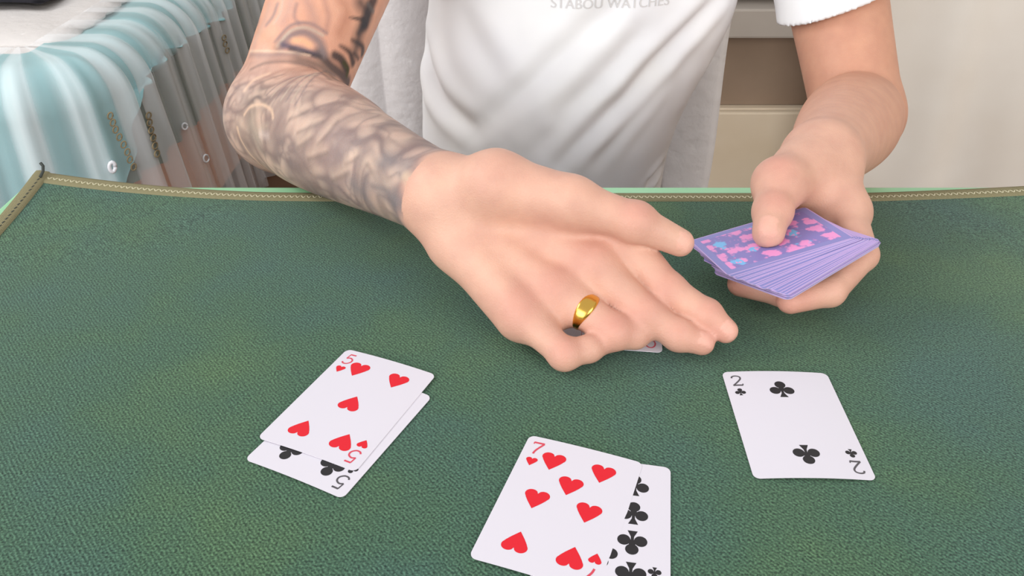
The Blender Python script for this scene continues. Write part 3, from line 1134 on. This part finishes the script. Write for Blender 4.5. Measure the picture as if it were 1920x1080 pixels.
# eye-shaped scroll
ink([(522, 92), (540, 70), (570, 60), (598, 78), (606, 100)], .0040, GR, .85, .003)
ink([(520, 86), (545, 58), (575, 52), (605, 66)], .0012, LG, .9, .0012)
ink([(516, 78), (545, 48), (580, 44), (612, 62)], .0014, GR, .8, .0015)
ink([(530, 84), (560, 92), (590, 102)], .0028, (92, 82, 96), .9, .002)
ink([(545, 92), (575, 100), (600, 106)], .0018, DK, .85, .002)
ink([(552, 76), (568, 76), (580, 84)], .0026, PE, .9, .002)
# sweeping line and shading at the elbow bend
ink([(462, 96), (500, 96), (540, 98), (580, 104)], .0009, (240, 208, 178), .9, .0012)
ink([(470, 103), (510, 103), (560, 101)], .0022, GR, .7, .003)
ink([(520, 8), (512, 30), (500, 46)], .0020, GR, .75, .002)
ink([(495, 5), (488, 24), (484, 44)], .0035, GR, .7, .004)
ink([(530, 0), (526, 24), (514, 44)], .0010, LG, .8, .001)
ink([(608, 0), (616, 30), (612, 55)], .0014, (150, 110, 104), .6, .003)
# feathered strands below the bend
for k in range(7):
    ink([(500 + 9 * k, 178 + 3 * k), (520 + 10 * k, 160 - 1 * k), (548 + 10 * k, 146 - 2 * k), (580 + 8 * k, 142)], .0008, LG if k % 2 else GR, .8, .0010)
# ring at the elbow, pale core
ink([(458, 215), (470, 200), (490, 196), (508, 206), (512, 222)], .0012, (216, 184, 158), .9, .0012)
ink([(445, 240), (452, 262), (470, 290), (500, 318)], .0012, (220, 186, 158), .8, .0015)
ink([(470, 230), (478, 250), (484, 270)], .008, (160, 144, 130), .7, .006)
ink([(488, 240), (500, 236)], .0026, LG, .6, .003)
ink([(488, 252), (502, 254)], .0026, (212, 192, 182), .6, .003)
# petals
for (x0, y0, x1, y1) in ((545, 215, 575, 200), (560, 240, 600, 222), (598, 262, 630, 220), (560, 268, 580, 252), (650, 300, 668, 288), (625, 330, 650, 318), (690, 300, 700, 330), (580, 290, 610, 280), (700, 340, 725, 350)):
    ink([(x0, y0), ((x0 + x1) / 2 + 3, (y0 + y1) / 2 - 3), (x1, y1)], .0032, (212, 184, 164), .6, .0045)
    ink([(x0 - 2, y0 + 9), ((x0 + x1) / 2 + 3, (y0 + y1) / 2 + 8), (x1 + 4, y1 + 7)], .0010, (100, 88, 84), .6, .0022)
# darker, bluish towards the wrist
for (a, b) in (((690, 345), (780, 400)), ((720, 300), (800, 330)), ((740, 380), (800, 425)), ((660, 345), (700, 390))):
    ink([a, ((a[0] + b[0]) / 2, (a[1] + b[1]) / 2 - 6), b], .006, (112, 108, 112), .6, .006)
ink([(760, 330), (785, 360), (800, 395)], .003, (206, 182, 156), .7, .003)

# grey shading on the outer side of the upper arm, more leaf shapes
ink([(545, 0), (540, 20), (530, 40)], .0045, (168, 140, 132), .55, .006)
ink([(575, 0), (586, 25), (590, 45)], .0030, (150, 122, 118), .55, .005)
ink([(480, 60), (500, 72), (516, 90)], .0030, (196, 150, 120), .6, .004)
ink([(470, 118), (520, 110), (570, 112), (610, 130)], .0028, (160, 130, 118), .5, .004)
ink([(450, 150), (480, 132), (520, 124)], .0030, (176, 142, 128), .5, .004)
ink([(470, 165), (500, 150), (530, 140)], .0012, (110, 94, 90), .6, .002)
ink([(690, 8), (700, 22)], .0018, (120, 112, 108), .8, .0015)
ink([(664, 100), (672, 110)], .0022, DK, .8, .0018)

# bolder shapes on the upper arm
ink([(640, 0), (650, 20), (646, 40), (636, 62)], .0030, (170, 112, 88), .6, .005)
ink([(676, 5), (690, 30), (676, 60), (668, 90)], .0060, (60, 58, 62), .75, .005)
ink([(560, 112), (600, 124), (630, 150)], .0045, (86, 76, 70), .7, .005)
ink([(505, 10), (498, 34), (486, 60), (474, 88)], .0040, (176, 150, 140), .55, .006)
ink([(556, 8), (552, 30), (560, 44)], .0012, (132, 112, 112), .7, .0018)
ink([(470, 130), (500, 118), (545, 116), (590, 128), (620, 150)], .0012, (96, 82, 78), .7, .002)
ink([(458, 170), (476, 150), (505, 138)], .0012, (228, 192, 164), .7, .0018)
col = np.clip(col, 0, 1)

person = tag(empty('person', (0.06, 0.98, FLOOR)), 'seated card player in white t-shirt with tattooed arm dealing cards', 'person')
bme = fast_mesh('body', BV, BQ)
ca_ = bme.color_attributes.new('skin_colour', 'FLOAT_COLOR', 'POINT')
ca_.data.foreach_set('color', np.concatenate([col, np.ones((len(col), 1))], 1).astype(np.float32).ravel())
body = add('body', bme, M['skin'], person, True)

# finger ring
h4 = RH[4]
rc = h4['mcp'][2] + (h4['pip'][2] - h4['mcp'][2]) * .52
rd = unit(h4['pip'][2] - h4['mcp'][2])
ra_ = unit(np.cross(rd, h4['nrm'])); rb_ = np.cross(ra_, rd)
NU, NV = 40, 10
RP = np.zeros((NU, NV, 3))
for i in range(NU):
    a = 2 * PI * i / NU
    e_ = ra_ * math.cos(a) + rb_ * math.sin(a)
    wdt = .0026 + .0028 * max(0, e_ @ h4['nrm']) ** 2
    for j in range(NV):
        b = 2 * PI * j / NV
        RP[i, j] = rc + e_ * (.0113 + .0011 * math.cos(b)) + rd * wdt * math.sin(b)
idx = np.arange(NU * NV).reshape(NU, NV)
RF = np.stack([idx, np.roll(idx, -1, 1), np.roll(np.roll(idx, -1, 0), -1, 1), np.roll(idx, -1, 0)], -1).reshape(-1, 4)
ring = add('finger_ring', fast_mesh('finger_ring', RP.reshape(-1, 3), RF), M['gold'], person, True)
ring['label'] = 'gold signet-style finger ring'

# ------------------------------------------------------------------ t-shirt
def build_shirt():
    F = Field(axis((-0.24, 0.46, .0026)), axis((0.74, 1.20, .0026)), axis((-0.26, 0.36, .0026)))
    ny = np.array([0, 1.0, 0])
    lerp = lambda a, b, t: a + (b - a) * t
    P = [Prim((0.028, 0.955, -0.26), (0.046, 0.955, -0.02), .148, .141, .03, ny, 1.25),
         Prim((0.046, 0.955, -0.02), (0.083, 0.985, 0.10), .141, .160, .04, ny, 1.30),
         Prim((0.083, 0.985, 0.10), (0.10, 1.0, 0.22), .165, .150, .04, ny, 1.30),
         Prim(R_SH + (.03, 0, -.005), L_SH + (-.03, 0, -.005), .066, .066, .03)]
    sleeves = []
    for sh, el, f in ((R_SH, R_EL, .42), (L_SH, L_EL, .62)):
        d = unit(el - sh)
        P.append(Prim(sh, lerp(sh, el, f) + d * .03, .072, .0605, .03))
        sleeves.append((sh, lerp(sh, el, f), d, unit(d + np.array([.22 if el[0] > 0 else -.22, .5, 0]))))
    put(F, P)
    # cut the sleeve ends flat and hollow them
    for sh, en, d, dc in sleeves:
        lo, hi = en - .13, en + .13
        s = F.box(lo, hi); c_ = F.coords(s)
        pl = (c_[0] - en[0]) * dc[0] + (c_[1] - en[1]) * dc[1] + (c_[2] - en[2]) * dc[2]
        near = np.sqrt((c_[0] - en[0]) ** 2 + (c_[1] - en[1]) ** 2 + (c_[2] - en[2]) ** 2)
        v = F.v[s]
        F.v[s] = np.where(near < .125, np.maximum(v, pl), v)
        ic = cone(c_, en + d * .005, en + d * .09, .0550, .0545)
        F.v[s] = np.maximum(F.v[s], -ic)
    # neck opening
    s = F.box((0.02, .90, .26), (.19, 1.1, .36)); c_ = F.coords(s)
    F.v[s] = np.maximum(F.v[s], -cone(c_, (0.105, .985, .27), (0.105, .975, .40), .062, .070))
    V, Q = surface(F)
    V = relax(V, Q, 4)
    return V, Q


SV, SQ = build_shirt()
SN = normals(SV, SQ)
sbvh = BVHTree.FromPolygons([tuple(v) for v in SV], [tuple(map(int, q)) for q in SQ])


def fold(pts, depth, width, rise=.6):
    """a cloth fold: a valley along a line on the shirt with soft ridges beside it"""
    global SV
    o_ = Vector((0, 0, CAM_H))
    q = []
    for x, y in spline(pts, 5):
        d_ = (Vector(at(x, y, 1.0)) - o_).normalized()
        h_ = sbvh.ray_cast(o_, d_)
        if h_[0] is not None: q.append(np.array(h_[0]))
    if len(q) < 2: return
    m_ = np.full(len(SV), 9.0); T = np.zeros(len(SV))
    n_ = len(q) - 1
    side = np.zeros(len(SV))
    for i in range(n_):
        a, b = q[i], q[i + 1]
        d = b - a; L = d @ d + 1e-12
        h = ((SV - a) @ d) / L
        hc_ = np.clip(h, 0, 1)
        r = SV - a - hc_[:, None] * d
        dist = np.linalg.norm(r, axis=1)
        up2 = dist < m_
        m_ = np.where(up2, dist, m_); T = np.where(up2, (i + hc_) / n_, T)
    env = np.clip(np.sin(np.clip(T * .9 + .05, 0, 1) * PI), 0, 1) ** .5
    g = -depth * np.exp(-(m_ / width) ** 2) + depth * rise * np.exp(-((m_ - 1.9 * width) / (1.1 * width)) ** 2)
    SV += SN * (g * env)[:, None]


fold([(1345, 0), (1250, 100), (1140, 215), (1050, 305)], .0075, .010)
fold([(1150, 10), (1060, 95), (985, 165), (915, 225)], .0050, .011)
fold([(800, 60), (806, 130), (830, 190), (890, 245)], .0070, .011)
fold([(1300, 230), (1260, 285), (1215, 345)], .0055, .006)
fold([(1430, 60), (1385, 120), (1330, 190), (1270, 260)], .0045, .008)
fold([(1120, 180), (1060, 240), (980, 300)], .0030, .012)
fold([(1200, 60), (1130, 140), (1050, 210)], .0030, .010)
fold([(870, 20), (900, 90), (940, 150)], .0022, .014)
fold([(1240, 150), (1180, 220), (1120, 300)], .0030, .009)
# soft overall unevenness
SV += SN * ((vnoise(SV, 16, 21) - .5) * .006 + (vnoise(SV, 38, 22) - .5) * .0022)[:, None]
sme = fast_mesh('t_shirt', SV, SQ)
shirt = add('t_shirt', sme, M['shirt'], person, True)
shirt['label'] = 'loose white cotton t-shirt'

# tone-on-tone chest print
fc = bpy.data.curves.new('print', 'FONT')
fc.body = 'STABOU WATCHES'
fc.size = 0.0134
fc.align_x = 'CENTER'
fc.space_character = 1.02
tmp = bpy.data.objects.new('chest_print', fc)
COL.objects.link(tmp)
dg = bpy.context.evaluated_depsgraph_get()
pm = bpy.data.meshes.new_from_object(tmp.evaluated_get(dg))
bpy.data.objects.remove(tmp); bpy.data.curves.remove(fc)
bm = bmesh.new(); bm.from_mesh(pm)
bmesh.ops.triangulate(bm, faces=bm.faces)
bmesh.ops.subdivide_edges(bm, edges=[e for e in bm.edges if e.calc_length() > .003], cuts=1)
sbvh = BVHTree.FromPolygons([tuple(v) for v in SV], [tuple(map(int, q)) for q in SQ])
o0 = at(1140, 0, .86)
for v in bm.verts:
    px_ = Vector((o0[0] + v.co.x, .70, o0[2] + v.co.y))
    h_ = sbvh.ray_cast(px_, Vector((0, 1, 0)))
    v.co = (h_[0] + Vector((0, -.0006, .0002))) if h_[0] is not None else Vector((px_.x, .88, px_.z))
bm.to_mesh(pm); bm.free()
cp = add('chest_print', pm, M['print'], shirt)
cp.parent = shirt; cp.matrix_parent_inverse = Matrix.Identity(4)
cp.matrix_parent_inverse = shirt.matrix_world.inverted() if False else Matrix.Identity(4)

# trousers and shoes (under the table)
F = Field(axis((-0.2, 0.34, .007)), axis((0.42, 1.16, .007)), axis((-0.75, -0.10, .007)))
hipc = np.array([0.035, 1.02, -0.235])
put(F, [Prim(hipc + (-.06, 0, 0), hipc + (.06, 0, 0), .085, .085, .03),
        Prim(hipc + (-.07, 0, 0), (-0.075, 0.60, -0.215), .078, .066, .03), Prim(hipc + (.07, 0, 0), (0.185, 0.60, -0.215), .078, .066, .03),
        Prim((-0.075, 0.60, -0.215), (-0.08, 0.64, -0.655), .066, .048, .02), Prim((0.185, 0.60, -0.215), (0.19, 0.64, -0.655), .066, .048, .02)])
TV, TQ = surface(F)
add('trousers', fast_mesh('trousers', relax(TV, TQ, 3), TQ), M['trousers'], person, True)
for x in (-0.08, 0.19):
    F = Field(axis((x - .08, x + .08, .005)), axis((0.44, 0.74, .005)), axis((-0.78, -0.60, .005)))
    put(F, [Prim((x, .665, -.70), (x, .56, -.715), .042, .036, .02), Prim((x, .56, -.716), (x, .50, -.722), .036, .028, .02), Prim((x, .65, -.67), (x, .65, -.64), .048, .050, .02)])
    s = F.box((-1, 0, -.78), (1, 1, -.60)); c_ = F.coords(s)
    F.v[s] = np.maximum(F.v[s], -(c_[2] + .7495))
    HV, HQ = surface(F)
    add('shoe', fast_mesh('shoe', HV, HQ), M['shoe'], person, True)
# short hair
F = Field(axis((-0.02, 0.23, .004)), axis((0.82, 1.12, .004)), axis((0.40, 0.62, .004)))
hc = np.array([0.105, 0.955, 0.47])
put(F, [Prim(hc + (0, .036, .034), hc + (0, .0, .055), .087, .083, .02)])
s = F.box((-1, 0, 0), (1, 2, 1)); c_ = F.coords(s)
F.v[s] = np.maximum(F.v[s], -((c_[2] - .525) * .75 + (c_[1] - .895) * .65))
HV, HQ = surface(F)
add('hair', fast_mesh('hair', HV, HQ), M['trousers'], person, True)

# ------------------------------------------------------------------ chair with white lace cover
chair = tag(empty('chair', (0.05, 1.2, FLOOR)), 'chair under a white lace cover behind the seated player', 'chair')
for x in (-0.16, 0.24):
    for y in (0.98, 1.24):
        box('leg', (x - .018, y - .018, FLOOR), (x + .018, y + .018, -0.36), M['wood_leg'], chair, .003)
box('seat', (-0.19, 0.93, -0.36), (0.28, 1.30, -0.325), M['wood_leg'], chair, .008)
n, m_ = 60, 40
P = np.zeros((n, m_, 3))
for i in range(n):
    u = i / (n - 1)
    x = -0.265 + 0.555 * u
    for j in range(m_):
        w = j / (m_ - 1)
        P[i, j] = (x + .004 * math.sin(w * 9), 1.225 - .05 * (w) + .012 * math.sin(u * 23 + 2 * w) * (1 - w) + .006 * math.sin(u * 51), -0.36 + 0.68 * w)
o = add('lace_cover', grid_mesh('lace_cover', P), M['lace_chair'], chair, True)
md = o.modifiers.new('thick', 'SOLIDIFY'); md.thickness = 0.03; md.offset = 1.0

# ------------------------------------------------------------------ bed with teal skirt and sheer overlay
BX, BY0, BY1, BZ = -0.80, 1.50, 3.35, -0.20
bed = tag(empty('bed', (-1.4, 2.4, FLOOR)), 'bed with gathered teal and sheer white skirt beside the table', 'bed')
box('frame', (-2.0, BY0 + .15, FLOOR), (BX - .085, BY1, BZ - .06), M['bedwood'], bed, .01)
box('side_rail', (BX - .084, BY0 + .16, FLOOR + .004), (BX - .03, BY1, -0.39), M['bedwood'], bed, .006)
bm = bmesh.new(); box_bm(bm, (-2.0, BY0 + .15, BZ - .0599), (BX - .085, BY1, BZ - .004), .02)
add('mattress', bm_mesh('mattress', bm), M['lace'], bed)


def skirt_path(r):
    """plan of the bed edge: foot end, rounded corner, long side; arc-length samples with outward normals"""
    pts, nr = [], []
    for x in np.linspace(-2.0, BX - r, 90, endpoint=False): pts.append((x, BY0)); nr.append((0, -1))
    for a in np.linspace(-PI / 2, 0, 50, endpoint=False):
        pts.append((BX - r + r * math.cos(a), BY0 + r + r * math.sin(a))); nr.append((math.cos(a), math.sin(a)))
    for y in np.linspace(BY0 + r, BY1, 330): pts.append((BX, y)); nr.append((1, 0))
    return np.array(pts), np.array(nr)


def vfade(z): return float(np.clip(1 + z / .12, 0, 1))


def skirt(name, out, zend, fold_amp, freq, seed, mat, top_in=.17, nprof=46, den=False, flare=.018):
    pts, nr = skirt_path(.19)
    seg = np.r_[0, np.cumsum(np.linalg.norm(np.diff(pts, axis=0), axis=1))]
    ph = freq * seg + 1.4 * np.sin(seg * 5.3 + seed) + .9 * np.sin(seg * 11.7 + 2 * seed)
    f1 = np.sin(ph)
    fo = np.sign(f1) * np.abs(f1) ** .7 * .75 + .35 * np.sin(2.3 * ph + seed)
    # profile: flat on the bed, round shoulder, then hang
    R_ = .085
    prof = []
    for t in np.linspace(0, 1, 10, endpoint=False): prof.append((-top_in + (top_in - R_) * t, 0.0, .0))
    for a in np.linspace(0, PI / 2, 14, endpoint=False): prof.append((-R_ + R_ * math.sin(a), -R_ + R_ * math.cos(a), .15 + .55 * a / (PI / 2)))
    for t in np.linspace(0, 1, nprof - 24): prof.append((flare * t, ('h', t), .7 + .3 * t))
    zend = np.zeros(len(pts)) + (zend(pts) if callable(zend) else zend)
    P = np.zeros((len(pts), len(prof), 3)); D = np.zeros((len(pts), len(prof)))
    for j, (o_, z, am) in enumerate(prof):
        if isinstance(z, tuple):
            zz = -R_ - (BZ - R_ - zend) * z[1]; z = -R_ - .3 * z[1]
        else:
            zz = z + 0 * zend
        off = o_ + out * (1 if am > .1 else .15) + fold_amp * fo * am
        P[:, j, 0] = pts[:, 0] + nr[:, 0] * off
        P[:, j, 1] = pts[:, 1] + nr[:, 1] * off
        P[:, j, 2] = BZ + zz + out * .6 * (1 - min(1, -z / .1)) + (fold_amp * .35 * fo * am if z > -.08 else 0) + (0.006 * np.sin(ph * .5) if j == len(prof) - 1 and out < .01 else 0)
        D[:, j] = np.clip(.38 + 1.1 * np.sin(ph + .8) + .35 * np.sin(2.3 * ph), 0, 1) * (1 - .35 * vfade(z)) * (1 - .68 * max(0, min(1, (am - .7) / .3)) ** .7)
    me = grid_mesh(name, P)
    if den:
        at_ = me.attributes.new('cloth_gather', 'FLOAT', 'POINT')
        at_.data.foreach_set('value', D.reshape(-1).astype(np.float32))
    return add(name, me, mat, bed, True), P, seg


sk, _, _ = skirt('under_skirt', 0.0, -0.455, .014, 52, 1.0, M['teal_shaded'])  # hanging cloth, coloured as it looks in shade
cv, _, _ = skirt('lit_skirt', 0.005, lambda q: -0.275 - .012 * np.sin(q[:, 1] * 9) - .20 * np.clip((1.72 - q[:, 1]) / .16, 0, 1), .0145, 52, 1.0, M['teal'])  # brighter teal layer painted in where the same skirt is lit
cv['label'] = 'lit part of the teal satin bed skirt, added as its own layer'
sh, SP_, sseg = skirt('sheer_skirt', 0.030, FLOOR + .004, .020, 70, 2.4, M['sheer'], den=True, flare=.05)
sh['label'] = 'sheer white organza overlay'
sk['label'] = 'valance layer with its shade put into a grey-green colour'
SB = BVHTree.FromPolygons([tuple(v) for v in SP_.reshape(-1, 3)], [tuple(p.vertices) for p in sh.data.polygons])


def on_sheer(px, py):
    o_ = Vector((0, 0, CAM_H)); d_ = (Vector(at(px, py, 1.0)) - o_).normalized()
    h_ = SB.ray_cast(o_, d_)
    return None if h_[0] is None else h_[0] + Vector((.004, -.003, 0))


def loop(px, py, rx, ry, mat, name, rad=.0016, tilt=0.3):
    pts = []
    for a in np.linspace(0, 2 * PI, 13):
        x, y = rx * math.cos(a), ry * math.sin(a)
        p = on_sheer(px + x * math.cos(tilt) - y * math.sin(tilt), py + x * math.sin(tilt) + y * math.cos(tilt))
        if p is not None: pts.append(p)
    if len(pts) > 5:
        add(name, tube_mesh(name, pts, rad, 6), mat, bed, True)


for px, py in ((204, 216), (209, 229), (214, 242), (221, 256), (229, 270), (236, 284), (241, 298), (248, 312)):
    loop(px, py, 4.5, 6.5, M['embroidery'], 'embroidery')
for px, py in ((276, 216), (278, 229), (281, 243), (285, 257), (288, 272), (292, 287)):
    loop(px, py, 4.5, 6.5, M['embroidery'], 'embroidery')
for px, py in ((418, 70), (420, 82), (424, 94)):
    loop(px, py, 3.5, 5, M['embroidery'], 'embroidery')
loop(208, 312, 5.5, 9, M['bead'], 'drop_ornament', .0042, -.1)
loop(344, 236, 5, 6, M['bead'], 'drop_ornament', .0022, -.1)
loop(384, 296, 5, 7, M['bead'], 'drop_ornament', .0022, -.1)

# lace spread on top of the bed, scalloped edge
n, m_ = 240, 30
LX, LY = -0.925, 1.735
ys = np.linspace(LY, 3.3, n)
P = np.zeros((n, m_, 3))
for i, y in enumerate(ys):
    xr = LX + .007 * abs(math.sin((y) * 60)) + .006 * math.sin(y * 17)
    for j in range(m_):
        w = j / (m_ - 1)
        x = -1.98 + (xr + 1.98) * w
        P[i, j] = (x, y + .006 * abs(math.sin(x * 55)) * (1 if i == 0 else 0), BZ + .014 + .004 * math.sin(x * 9 + y * 4) + .002 * math.sin(x * 31 + y * 22) - .017 * math.exp(-(y - LY) / .03) - .006 * math.exp(-(xr - x) / .02))
o = add('bed_cover', grid_mesh('bed_cover', P), M['lace'], None, True)
md = o.modifiers.new('thick', 'SOLIDIFY'); md.thickness = 0.005
tag(o, 'white lace spread with scalloped edge lying on the bed', 'bedspread')

# dark blanket on the bed
n, m_ = 40, 30
P = np.zeros((n, m_, 3))
for i in range(n):
    for j in range(m_):
        u, w = i / (n - 1), j / (m_ - 1)
        ed = min(u, 1 - u, w, 1 - w)
        P[i, j] = (-1.9 + .84 * u, 1.845 + .10 * u + .5 * w, BZ + .030 + .075 * min(1, ed / .07) ** .5 + .008 * math.sin(9 * u + 5 * w))
o = add('blanket', grid_mesh('blanket', P), M['dark_cloth'], None, True)
md = o.modifiers.new('thick', 'SOLIDIFY'); md.thickness = 0.006
tag(o, 'dark grey blanket lying on the white lace spread', 'blanket')

# ------------------------------------------------------------------ cream sideboard with an open shelf
SY = 1.60
side = tag(empty('sideboard', (0.50, 1.8, FLOOR)), 'cream sideboard with open brown compartment behind the player', 'cabinet')
zt0, zt1, zs = -0.142, -0.088, -0.288
box('top_board', (0.18, SY - .015, zt0), (0.80, SY + .40, zt1), M['greyboard'], side, .004)
box('back_panel', (0.20, SY + .03, zs), (0.78, SY + .05, zt0 - .0002), M['brown'], side)
for x in (0.18, 0.78):
    box('side_panel', (x, SY, zs), (x + .02, SY + .39, zt0 - .0002), M['cream'], side, .002)
box('carcass', (0.18, SY + .012, FLOOR + .06), (0.80, SY + .39, zs - .001), M['cream'], side, .003)
box('drawer_front', (0.395, SY - .006, -0.52), (0.78, SY + .0119, zs - .003), M['cream'], side, .004)
box('drawer_front', (0.19, SY - .006, -0.52), (0.389, SY + .0119, zs - .003), M['cream'], side, .004)
for x in (0.22, 0.74):
    box('foot', (x - .02, SY + .03, FLOOR), (x + .02, SY + .07, FLOOR + .0599), M['wood_leg'], side)
    box('foot', (x - .02, SY + .32, FLOOR), (x + .02, SY + .36, FLOOR + .0599), M['wood_leg'], side)
box('upper_board', (0.18, SY + .02, -0.055), (0.80, SY + .40, -0.025), M['greyboard'], side, .003)
for x in (0.20, 0.76):
    box('spacer', (x, SY + .05, zt1), (x + .02, SY + .35, -0.0552), M['greyboard'], side)

# ------------------------------------------------------------------ long cream curtain
n, m_ = 160, 50
P = np.zeros((n, m_, 3))
for i in range(n):
    u = i / (n - 1)
    x = 0.585 + 1.05 * u
    for j in range(m_):
        w = j / (m_ - 1)
        z = FLOOR + .01 + 2.2 * w
        f = .030 * math.sin(11 * u + .8 + .5 * math.sin(2 * w)) + .012 * math.sin(31 * u + 2 * w) + .005 * math.sin(60 * u + 5 * w)
        P[i, j] = (x + .01 * math.sin(3 * w), 1.44 + f - .05 * u, z)
o = add('curtain', grid_mesh('curtain', P), M['curtain'], None, True)
md = o.modifiers.new('thick', 'SOLIDIFY'); md.thickness = 0.004
tag(o, 'plain cream curtain hanging in soft folds beside the sideboard', 'curtain')
